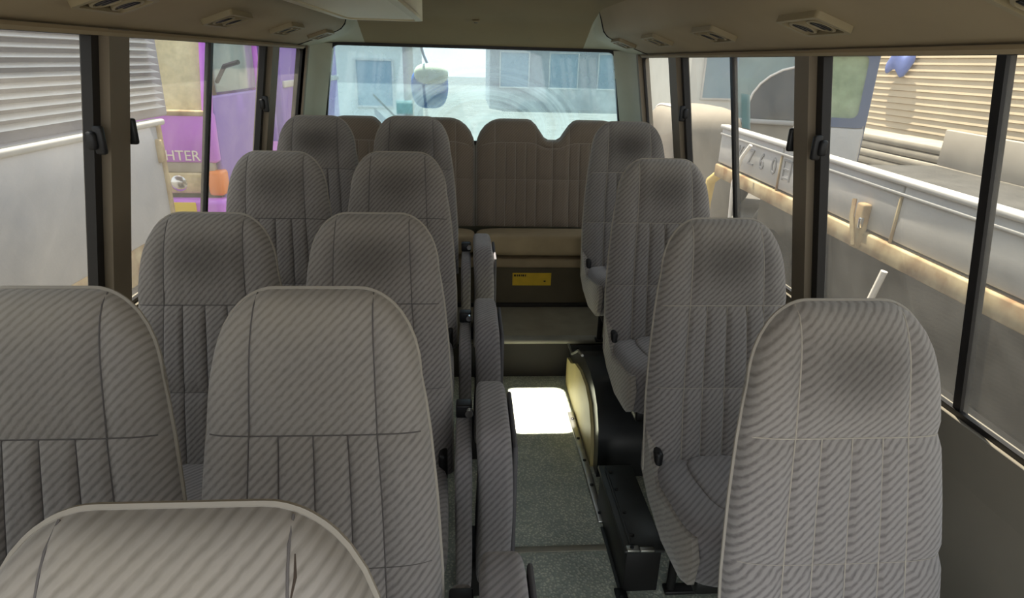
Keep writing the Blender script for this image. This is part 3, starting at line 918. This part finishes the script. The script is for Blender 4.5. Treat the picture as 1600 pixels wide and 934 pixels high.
for y in (0.06, 0.16, 0.27, 0.36):
    obj('screw', lathe([(0.006, 0.162), (0.006, 0.166), (0.003, 0.168)], 10, 'z', (0.036, y, 0)), M['steel_black'], hb)
cpl = obj('corner_plate', bbox(0.006, 0.042, -0.004, 0.018, 0.160, 0.167, 0.002), M['alu'], hb)
obj('bolt', lathe([(0.006, 0.167), (0.006, 0.170)], 10, 'z', (0.022, 0.008, 0)), M['black'], cpl)
obj('edge_plate', bbox(0.045, 0.085, -0.004, 0.012, 0.158, 0.166, 0.002), M['alu'], hb)
obj('foot_bracket', merge(bbox(-0.015, 0.02, -0.05, 0.02, 0.0, 0.008, 0.003), lathe([(0.014, 0.008), (0.014, 0.014), (0.008, 0.018)], 12, 'z', (0.004, -0.025, 0))), M['steel_black'], hb)

# ------------------------------------------------------------------ outside
ZG = -0.78
gr = obj('ground', box(-60, 60, -40, 90, ZG - 0.2, ZG), M['asphalt'], smooth=False)
tag(gr, 'pale asphalt yard around the bus', kind='structure')

# rear mirror and wiper (mounted on the bus)
rm = empty('rear_mirror', (-0.235, 4.12, 1.36), 'round cream-backed blue under-view mirror hanging behind the rear window', 'mirror')
obj('cap', pillow(0.106, 0.06, 0.064, 2.4, 12, (0, 0, 0.0)), M['mirror_cap'], rm)
def mb(q):
    r = Vector(q); r.x *= 1.0 - 0.12 * max(0, -q.z / 0.12); return r
obj('mirror_bowl', pillow(0.116, 0.055, 0.12, 3.2, 12, (-0.012, 0.03, -0.085), mb), M['mirror_blue'], rm)
obj('mirror_arm', tube([(-0.02, 0.0, 0.055), (-0.045, 0.0, 0.11), (-0.062, -0.06, 0.19), (-0.06, -0.20, 0.235)], 0.008, 8), M['blue_grey'], rm)
wp = empty('rear_wiper', (-0.35, 3.90, 1.02), 'thin dark wiper resting low on the left of the rear window', 'wiper')
obj('wiper_arm', tube([(-0.10, 0, 0.11), (0.0, 0, 0.02), (0.05, -0.01, -0.03)], 0.007, 6), M['black'], wp)
obj('wiper_blade', tube([(-0.215, -0.008, 0.225), (-0.12, -0.008, 0.13), (-0.05, -0.008, 0.06)], 0.006, 6), M['black'], wp)
sk = obj('window_sticker', box(-0.43, -0.335, 3.872, 3.874, 1.14, 1.215), M['sticker'], smooth=False)
tag(sk, 'pale blue square sticker on the rear window beneath the mirror', 'sticker')
sk2 = obj('window_sticker', box(0, 0.002, -0.035, 0.035, -0.06, 0.06), M['sticker'], None, (XC + hw(1.3) + 0.030, 2.27, 1.30), (0, math.atan(0.178) * -1, 0), smooth=False)
tag(sk2, 'pale blue sticker on the right window beside the divider bar', 'sticker')

# grey flatbed with louvred body, left
gt = empty('grey_truck', (-2.2, 4.0, ZG), 'grey flatbed truck with a louvred body outside the front left window', 'truck')
obj('drop_side', bbox(-0.03, 0.03, -3.2, 0.62, 1.02, 1.755, 0.01), M['grey_paint'], gt)
obj('top_rail', bbox(-0.045, 0.045, -3.2, 0.72, 1.745, 1.785, 0.012), M['white_paint'], gt)
obj('corner_post', bbox(-0.045, 0.045, 0.60, 0.655, 0.95, 1.76, 0.012), M['rust'], gt)
obj('hinge', bbox(-0.05, 0.06, 0.55, 0.60, 1.50, 1.66, 0.012), M['rust'], gt)
obj('chassis_beam', bbox(-0.9, 0.02, -3.2, 0.60, 0.78, 1.04, 0.02), M['rust'], gt)
obj('deck', bbox(-1.6, -0.04, -3.2, 0.60, 1.55, 1.77, 0.02), M['slat_grey'], gt)
lb = obj('louvre_body', bbox(-1.6, -0.17, -3.2, 1.26, 1.76, 3.1, 0.02), M['slat_grey'], gt)
for k in range(25):
    z = 1.86 + k * 0.0495
    y1 = 1.10
    V = [(-0.17, -3.1, z), (-0.17, y1, z), (-0.11, y1, z - 0.022), (-0.11, -3.1, z - 0.022), (-0.17, -3.1, z - 0.026), (-0.17, y1, z - 0.026)]
    obj('louvre_slat', (V, [(0, 1, 2, 3), (3, 2, 5, 4), (0, 3, 4), (1, 5, 2)]), M['slat_white'], lb, smooth=False)
def wheel(parent, x, y, z, r=0.45, w=0.25):
    a = obj('wheel', lathe([(r * 0.55, -w / 2), (r * 0.9, -w / 2), (r, -w / 2 + 0.04), (r, w / 2 - 0.04), (r * 0.9, w / 2), (r * 0.55, w / 2)], 24, 'x', (x, y, z)), M['tyre'], parent)
    obj('hub', lathe([(r * 0.55, -w / 2 - 0.002), (r * 0.5, w / 2 + 0.004), (r * 0.2, w / 2 + 0.03)], 20, 'x', (x, y, z)), M['grey_paint'], a)
wheel(gt, -0.25, -0.6, 0.45)
wheel(gt, -1.5, -0.6, 0.45)

# purple truck, left: front faces the camera
pt = empty('purple_truck', (-2.33, 6.0, ZG), 'purple truck with orange indicator and yellow plate seen through the left windows', 'truck')
W_ = 2.2
obj('cab_front', bbox(-W_, 0, 0.0, 0.12, 1.27, 1.72, 0.03), M['purple'], pt)
obj('cab_roof', bbox(-W_, 0, 0.35, 2.0, 2.85, 3.0, 0.06), M['purple'], pt)
obj('cab_door', bbox(-0.06, 0, 0.1, 1.5, 0.75, 1.86, 0.02), M['purple_dark'], pt)
obj('cab_rear_panel', bbox(-W_, 0, 1.95, 2.0, 0.9, 2.9, 0.02), M['purple_dark'], pt)
obj('door_window', bbox(-0.05, -0.03, 0.30, 1.45, 1.88, 2.75, 0.02), M['pale_glass'], pt)
for a in ((0.02, 0.33), (1.5, 1.5)):
    obj('cab_pillar', tube([(-0.05, a[0] + 0.03, 1.7), (-0.05, a[1] + 0.03, 2.9)], 0.05, 8), M['purple'], pt)
obj('cab_pillar', tube([(-W_ + 0.05, 0.05, 1.7), (-W_ + 0.05, 0.36, 2.9)], 0.05, 8), M['purple'], pt)
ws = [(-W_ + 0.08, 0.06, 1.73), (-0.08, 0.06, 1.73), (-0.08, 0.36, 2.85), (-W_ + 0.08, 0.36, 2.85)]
obj('windscreen', (ws + [(x, y + 0.015, z) for x, y, z in ws], [(0, 1, 2, 3), (7, 6, 5, 4), (0, 4, 5, 1), (1, 5, 6, 2), (2, 6, 7, 3), (3, 7, 4, 0)]), glass('windscreen_reflection', (240, 234, 206), (250, 240, 196), 0.7, back=0.9), pt, smooth=False)  # cream film paints a bright reflection into the windscreen colour
obj('dashboard', bbox(-W_ + 0.1, -0.1, 0.15, 0.5, 1.6, 1.78, 0.04), M['interior'], pt)
obj('cab_interior', bbox(-W_ + 0.1, -0.3, 0.95, 1.05, 1.3, 2.6, 0.05), M['interior'], pt)
obj('steering_wheel', tube([(-0.55 + 0.2 * math.cos(a), 0.55 + 0.1 * math.sin(a), 2.0 + 0.17 * math.sin(a)) for a in lsp(0, 2 * PI, 21)[:-1]], 0.018, 6, True), M['black'], pt)
for x0, x1, z1 in ((-0.9, -0.45, 2.5), (-1.7, -1.2, 2.4)):
    wa = obj('wiper', tube([(x0, 0.04, 1.74), (x1, 0.2, z1)], 0.012, 6), M['black'], pt)
obj('wiper_cowl', bbox(-W_ + 0.05, -0.05, -0.01, 0.08, 1.69, 1.74, 0.015), M['rust'], pt)
obj('grille', bbox(-W_ + 0.02, -0.05, 0.01, 0.1, 1.18, 1.275, 0.01), M['deck'], pt)
for sx in (-0.34, -W_ + 0.34):
    hl = obj('headlight', bbox(sx - 0.31, sx + 0.22, -0.02, 0.1, 0.99, 1.18, 0.02), M['lamp'], pt)
    for k in (-0.16, 0.02):
        obj('lens', lathe([(0.075, -0.0), (0.06, -0.012), (0.02, -0.018)], 16, 'y', (sx + k - 0.05, -0.02, 1.085)), M['chrome'], hl)
obj('indicator', bbox(-0.11, 0.03, -0.03, 0.16, 0.97, 1.20, 0.03), M['amber'], pt)
obj('bumper', bbox(-W_ - 0.02, 0.04, -0.12, 0.1, 0.50, 0.95, 0.05), M['purple'], pt)
obj('bumper_gap', bbox(-W_ + 0.02, -0.02, 0.0, 0.1, 0.88, 1.0, 0.01), M['rubber'], pt)
obj('number_plate', bbox(-0.50, -0.20, -0.14, -0.12, 0.78, 0.93, 0.006), M['plate'], pt)
obj('mirror_arm', tube([(0.0, 0.25, 1.98), (0.14, 0.1, 2.12), (0.30, 0.0, 2.16)], 0.02, 6), M['black'], pt)
tg = text_geo('FIGHTER', 0.13)
obj('lettering', tg, M['letter_white'], pt, (-0.40, -0.006, 1.335), (PI / 2, 0, 0), smooth=False)
cb = obj('cargo_body', bbox(-W_, 0.05, 2.15, 5.6, 0.85, 3.2, 0.03), M['purple_dark'], pt)
obj('body_rail', bbox(0.045, 0.075, 2.2, 5.6, 1.85, 1.93, 0.01), M['white_paint'], cb)
wheel(pt, -0.2, 1.6, 0.45); wheel(pt, -W_ + 0.2, 1.6, 0.45); wheel(pt, -0.2, 4.4, 0.45)
obj('wheel_fender', prism([(0.95 + 0.68 * (1 - math.cos(a)), 0.62 + 0.66 * math.sin(a)) for a in lsp(0, PI, 13)], -0.3, 0.035), M['purple'], pt)
obj('chassis', bbox(-1.6, -0.6, 0.3, 5.4, 0.5, 0.84, 0.03), M['steel_black'], pt)

# white flatbed, right
wt_ = empty('white_flatbed', (2.2, 4.0, ZG), 'white flatbed truck with lettered drop-side outside the right windows', 'truck', rotz=math.radians(0))
wt_.rotation_euler = (math.radians(0.9), 0, 0)
TOPZ = 0.955 - ZG
for k, (y0, y1) in enumerate(((-4.2, -2.6), (-2.588, -1.006), (-0.994, 0.284), (0.296, 1.42))):
    obj('drop_side', bbox(-0.02, 0.03, y0, y1, TOPZ - 0.31, TOPZ - 0.02, 0.008), M['white_paint'], wt_)
for (a, b) in ((TOPZ - 0.075, TOPZ - 0.06),):
    obj('side_ridge', bbox(-0.032, -0.018, -4.2, 1.42, a, b, 0.003), M['white_paint'], wt_)
obj('top_rail', bbox(-0.035, 0.045, -4.2, 1.44, TOPZ - 0.025, TOPZ + 0.005, 0.008), M['white_paint'], wt_)
obj('bed_beam', bbox(-0.04, 0.2, -4.2, 1.42, TOPZ - 0.43, TOPZ - 0.325, 0.01), M['rust'], wt_)
obj('bed_floor', bbox(0.0, 2.0, -4.2, 1.42, TOPZ - 0.36, TOPZ - 0.315, 0.008), M['bed'], wt_)
obj('drop_side', bbox(2.0, 2.05, -4.2, 1.42, TOPZ - 0.31, TOPZ, 0.008), M['deck'], wt_)
for y in (-2.594, -1.0, 0.29):
    obj('side_post', bbox(-0.030, -0.015, y - 0.006, y + 0.006, TOPZ - 0.40, TOPZ - 0.08, 0.003), M['rust'], wt_)
for y in (-0.76, -2.4):
    lt = obj('latch', merge(bbox(-0.07, -0.02, y - 0.035, y + 0.035, TOPZ - 0.42, TOPZ - 0.17, 0.012), tube([(-0.075, y - 0.02, TOPZ - 0.40), (-0.085, y + 0.03, TOPZ - 0.25), (-0.07, y + 0.06, TOPZ - 0.16)], 0.012, 6)), M['rust'], wt_)
    obj('hook', bbox(-0.085, -0.06, y - 0.05, y - 0.03, TOPZ - 0.30, TOPZ - 0.24, 0.006), M['chrome'], lt)
for k, ch in enumerate('KZ60日木'):
    obj('lettering', text_geo(ch, 0.17), M['letter_grey'], wt_, (-0.024, 0.97 - k * 0.195, TOPZ - 0.175), (PI / 2, 0, -PI / 2), smooth=False)
obj('chassis', bbox(0.5, 1.4, -4.0, 1.6, 0.55, TOPZ - 0.36, 0.03), M['steel_black'], wt_)
wheel(wt_, 0.35, 1.1, 0.45); wheel(wt_, 1.75, 1.1, 0.45); wheel(wt_, 0.35, -3.3, 0.45); wheel(wt_, 1.75, -3.3, 0.45)
hs = obj('hose', tube([(1.8, 3.5, ZG + 0.018), (1.95, 3.15, ZG + 0.5), (2.06, 2.9, 0.2), (2.10, 2.86, 0.50)], 0.018, 8), M['letter_white'])
tag(hs, 'pale hose slanting down from the white flatbed bed to the ground', 'hose')
hk = obj('rope', tube([(2.12, 4.66, 0.90), (2.09, 4.72, 0.80), (2.06, 4.74, 0.60), (2.07, 4.72, 0.3), (2.09, 4.70, 0.0)], 0.014, 8), M['letter_white'])
tag(hk, 'white rope dangling from the drop-side near its lettering', 'rope')

# van with blue-grey window frame, right
bv = empty('blue_grey_van', (4.36, 6.86, ZG), 'van with a blue-grey framed green-tinted window beyond the white flatbed', 'van', rotz=math.radians(57))
fn = lambda a, b, d: (d, a, b)
outw = rrect(-0.03, 0.72, 1.62, 2.50, 0.08); inw = rrect(0.07, 0.50, 1.72, 2.38, 0.07)
obj('window_frame', ring(outw, inw, fn, 0.06), M['blue_grey'], bv)
obj('window_glass', prism(inw, 0.03, 0.036, 'x'), glass('van_window', (206, 222, 200), (206, 222, 190), 0.5, back=0.8), bv)
obj('rear_panel', bbox(0.0, 0.06, -0.02, 0.71, 0.45, 1.62, 0.03), M['white_paint'], bv)
for yy in (0.0, 0.66):
    obj('body_side', bbox(0.06, 1.5, yy, yy + 0.03, 0.45, 1.66, 0.01), M['blue_grey'], bv)
    for xx in (0.06, 1.44):
        obj('pillar', bbox(xx, xx + 0.06, yy, yy + 0.03, 1.66, 2.5, 0.01), M['blue_grey'], bv)
obj('front_panel', bbox(1.5, 1.56, -0.02, 0.71, 0.45, 1.7, 0.03), M['blue_grey'], bv)
obj('windscreen', bbox(1.50, 1.52, 0.03, 0.66, 1.70, 2.45, 0.005), M['pale_glass'], bv)
obj('roof', bbox(-0.02, 1.56, -0.04, 0.73, 2.48, 2.60, 0.05), M['blue_grey'], bv)
obj('driver_seat', pillow(0.10, 0.13, 0.35, 4, 8, (0.45, 0.40, 1.55)), M['tarp'], bv)
for xx in (0.3, 1.2):
    for yy in (0.0, 0.69):
        wheel(bv, xx, yy, 0.34, 0.34, 0.14)
# dark car, its windscreen reflection painted as a pale arc and paler glass
dc = empty('dark_windowed_van', (5.0, 9.3, ZG), 'grey van with a big dark windscreen and painted pale curved reflection beyond the lettered side', 'van', rotz=math.radians(61.7))
arc = [(0.86, 1.50), (0.84, 1.69), (0.79, 1.86), (0.70, 2.00), (0.58, 2.11), (0.42, 2.20), (0.20, 2.26), (0.0, 2.28)]
obj('glass_reflection', prism(rrect(-0.02, 1.06, 1.46, 2.62, 0.08), 0.02, 0.05, 'x'), M['pale_glass'], dc)  # lighter part of the windscreen, its reflection put into the colour
obj('windscreen', prism([(0.0, 1.50)] + arc, -0.01, 0.02, 'x'), M['dark_glass'], dc)
obj('rim', tube([(-0.015, y, z) for y, z in arc], 0.018, 8), M['letter_white'], dc)  # pale tube drawn in place of a reflected arc
obj('hood_edge', bbox(-0.06, 0.05, -0.02, 1.06, 1.42, 1.49, 0.02), M['white_paint'], dc)
obj('body', bbox(0.0, 1.5, -0.02, 1.06, 0.40, 1.45, 0.05), M['deck'], dc)
obj('cab', bbox(0.06, 1.5, 0.0, 1.04, 1.45, 2.65, 0.10), M['roof_grey'], dc)
for xx in (0.35, 1.2):
    for yy in (0.03, 1.0):
        wheel(dc, xx, yy, 0.36, 0.36, 0.14)
# beige covered vehicle
tv = empty('beige_covered_load', (3.15, 8.9, ZG), 'beige rounded cover with a pale top edge outside the right rear sliding window', 'cover')
obj('cover', pillow(0.5, 0.85, 0.86, 5.0, 14, (0, 0, 0.86)), M['tarp'], tv)
obj('hem', tube([(-0.34, y, 0.862 + 0.86 * (1 - 0.68 ** 5 - abs(y / 0.85) ** 5) ** 0.2) for y in lsp(-0.76, 0.76, 17)], 0.022, 6), M['letter_white'], tv)
yp = obj('yellow_pipe', tube([(2.6, 6.6, ZG), (2.6, 6.6, 0.05), (2.6, 6.55, 0.30), (2.62, 6.35, 0.42), (2.66, 6.1, 0.45), (2.7, 5.6, 0.45)], 0.05, 10), M['yellow_pipe'])
tag(yp, 'bent yellow pipe standing behind the white flatbed', 'pipe')

# sided building, right
sb = empty('sided_building', (8.6, 9.0, ZG), 'building clad in cream horizontal boards at the far right', 'building')
for k in range(40):
    z = 0.55 + k * 0.12
    V = [(0.0, -9.0, z), (0.0, 5.6, z), (0.0, 5.6, z + 0.125), (0.0, -9.0, z + 0.125), (-0.035, -9.0, z), (-0.035, 5.6, z), (-0.012, 5.6, z + 0.11), (-0.012, -9.0, z + 0.11)]
    obj('board', (V, [(4, 5, 6, 7), (4, 0, 1, 5), (7, 6, 2, 3), (0, 4, 7, 3), (1, 2, 6, 5)]), M['siding'], sb, smooth=False)
obj('wall_core', box(0.0, 5.0, -9.0, 5.6, 0.0, 5.3), M['siding'], sb, smooth=False)
obj('plinth', box(-0.06, 0.0, -9.0, 5.6, 0.0, 0.56), M['deck'], sb, smooth=False)
bc = obj('blue_cloth', pillow(0.05, 0.42, 0.20, 2.5, 8, (0, 0, 0), lambda q: Vector((q.x, q.y, q.z + 0.08 * math.sin(q.y * 12)))), M['blue_cloth'], None, (8.49, 12.6, 1.60))
tag(bc, 'blue cloth hung on the cream boarded wall', 'cloth')
dk = empty('timber_stack', (7.2, 8.5, ZG), 'low stack of long weathered boards in front of the cream building', 'boards')
for k in range(5):
    obj('board', bbox(-0.15 + 0.02 * (k % 2), 0.5, -5.5, 3.6, 0.55 + k * 0.13, 0.66 + k * 0.13, 0.01, 1), M['deck'], dk)
for y in (-5, -1, 3):
    obj('block', bbox(-0.1, 0.45, y, y + 0.3, 0.0, 0.55, 0.01, 1), M['deck'], dk)

# buildings behind and to the sides
def building(name, loc, w, d, h, cols, rows, label, m='building', face='-y'):
    o = empty(name, loc, label, 'building')
    obj('wall', box(0, w, 0, d, 0, h), M[m], o, smooth=False)
    obj('roof_edge', bbox(-0.1, w + 0.1, -0.1, d + 0.1, h, h + 0.25, 0.03), M['roof_grey'], o)
    cw = w / cols; rh = h / rows
    for i in range(cols):
        for j in range(rows):
            wx0, wx1 = i * cw + cw * 0.22, i * cw + cw * 0.78
            wz0, wz1 = j * rh + rh * 0.32, j * rh + rh * 0.80
            fr_ = obj('window', ring([(wx0 - .06, wz0 - .06), (wx1 + .06, wz0 - .06), (wx1 + .06, wz1 + .06), (wx0 - .06, wz1 + .06)],
                               [(wx0, wz0), (wx1, wz0), (wx1, wz1), (wx0, wz1)], lambda a, b, t: (a, -0.06 + t, b), 0.08), M['white_paint'], o, smooth=False)
            obj('pane', box(wx0, wx1, -0.03, -0.01, wz0, wz1), M['bldg_glass'], fr_, smooth=False)
    return o
building('white_building', (-7.5, 20, ZG), 5.6, 7, 8.0, 3, 3, 'white building with framed windows behind the rear window at left')
building('grey_building', (1.0, 32, ZG), 12, 8, 6.5, 5, 2, 'hazy grey building behind the right half of the rear window', 'roof_grey')
building('white_warehouse', (7.5, 22, ZG), 9, 8, 7.5, 4, 2, 'pale warehouse beyond the right rear windows')
building('pale_warehouse', (-20, 24, ZG), 9, 8, 8.5, 4, 2, 'pale warehouse behind the purple truck')
up_ = empty('utility_pole', (-1.05, 11.5, ZG), 'thin utility pole with a crossarm seen through the rear window', 'pole')
obj('post', tube([(0, 0, 0), (0, 0, 7.5)], 0.09, 10), M['deck'], up_)
obj('crossarm', bbox(-0.7, 0.7, -0.05, 0.05, 6.6, 6.72, 0.01), M['deck'], up_)
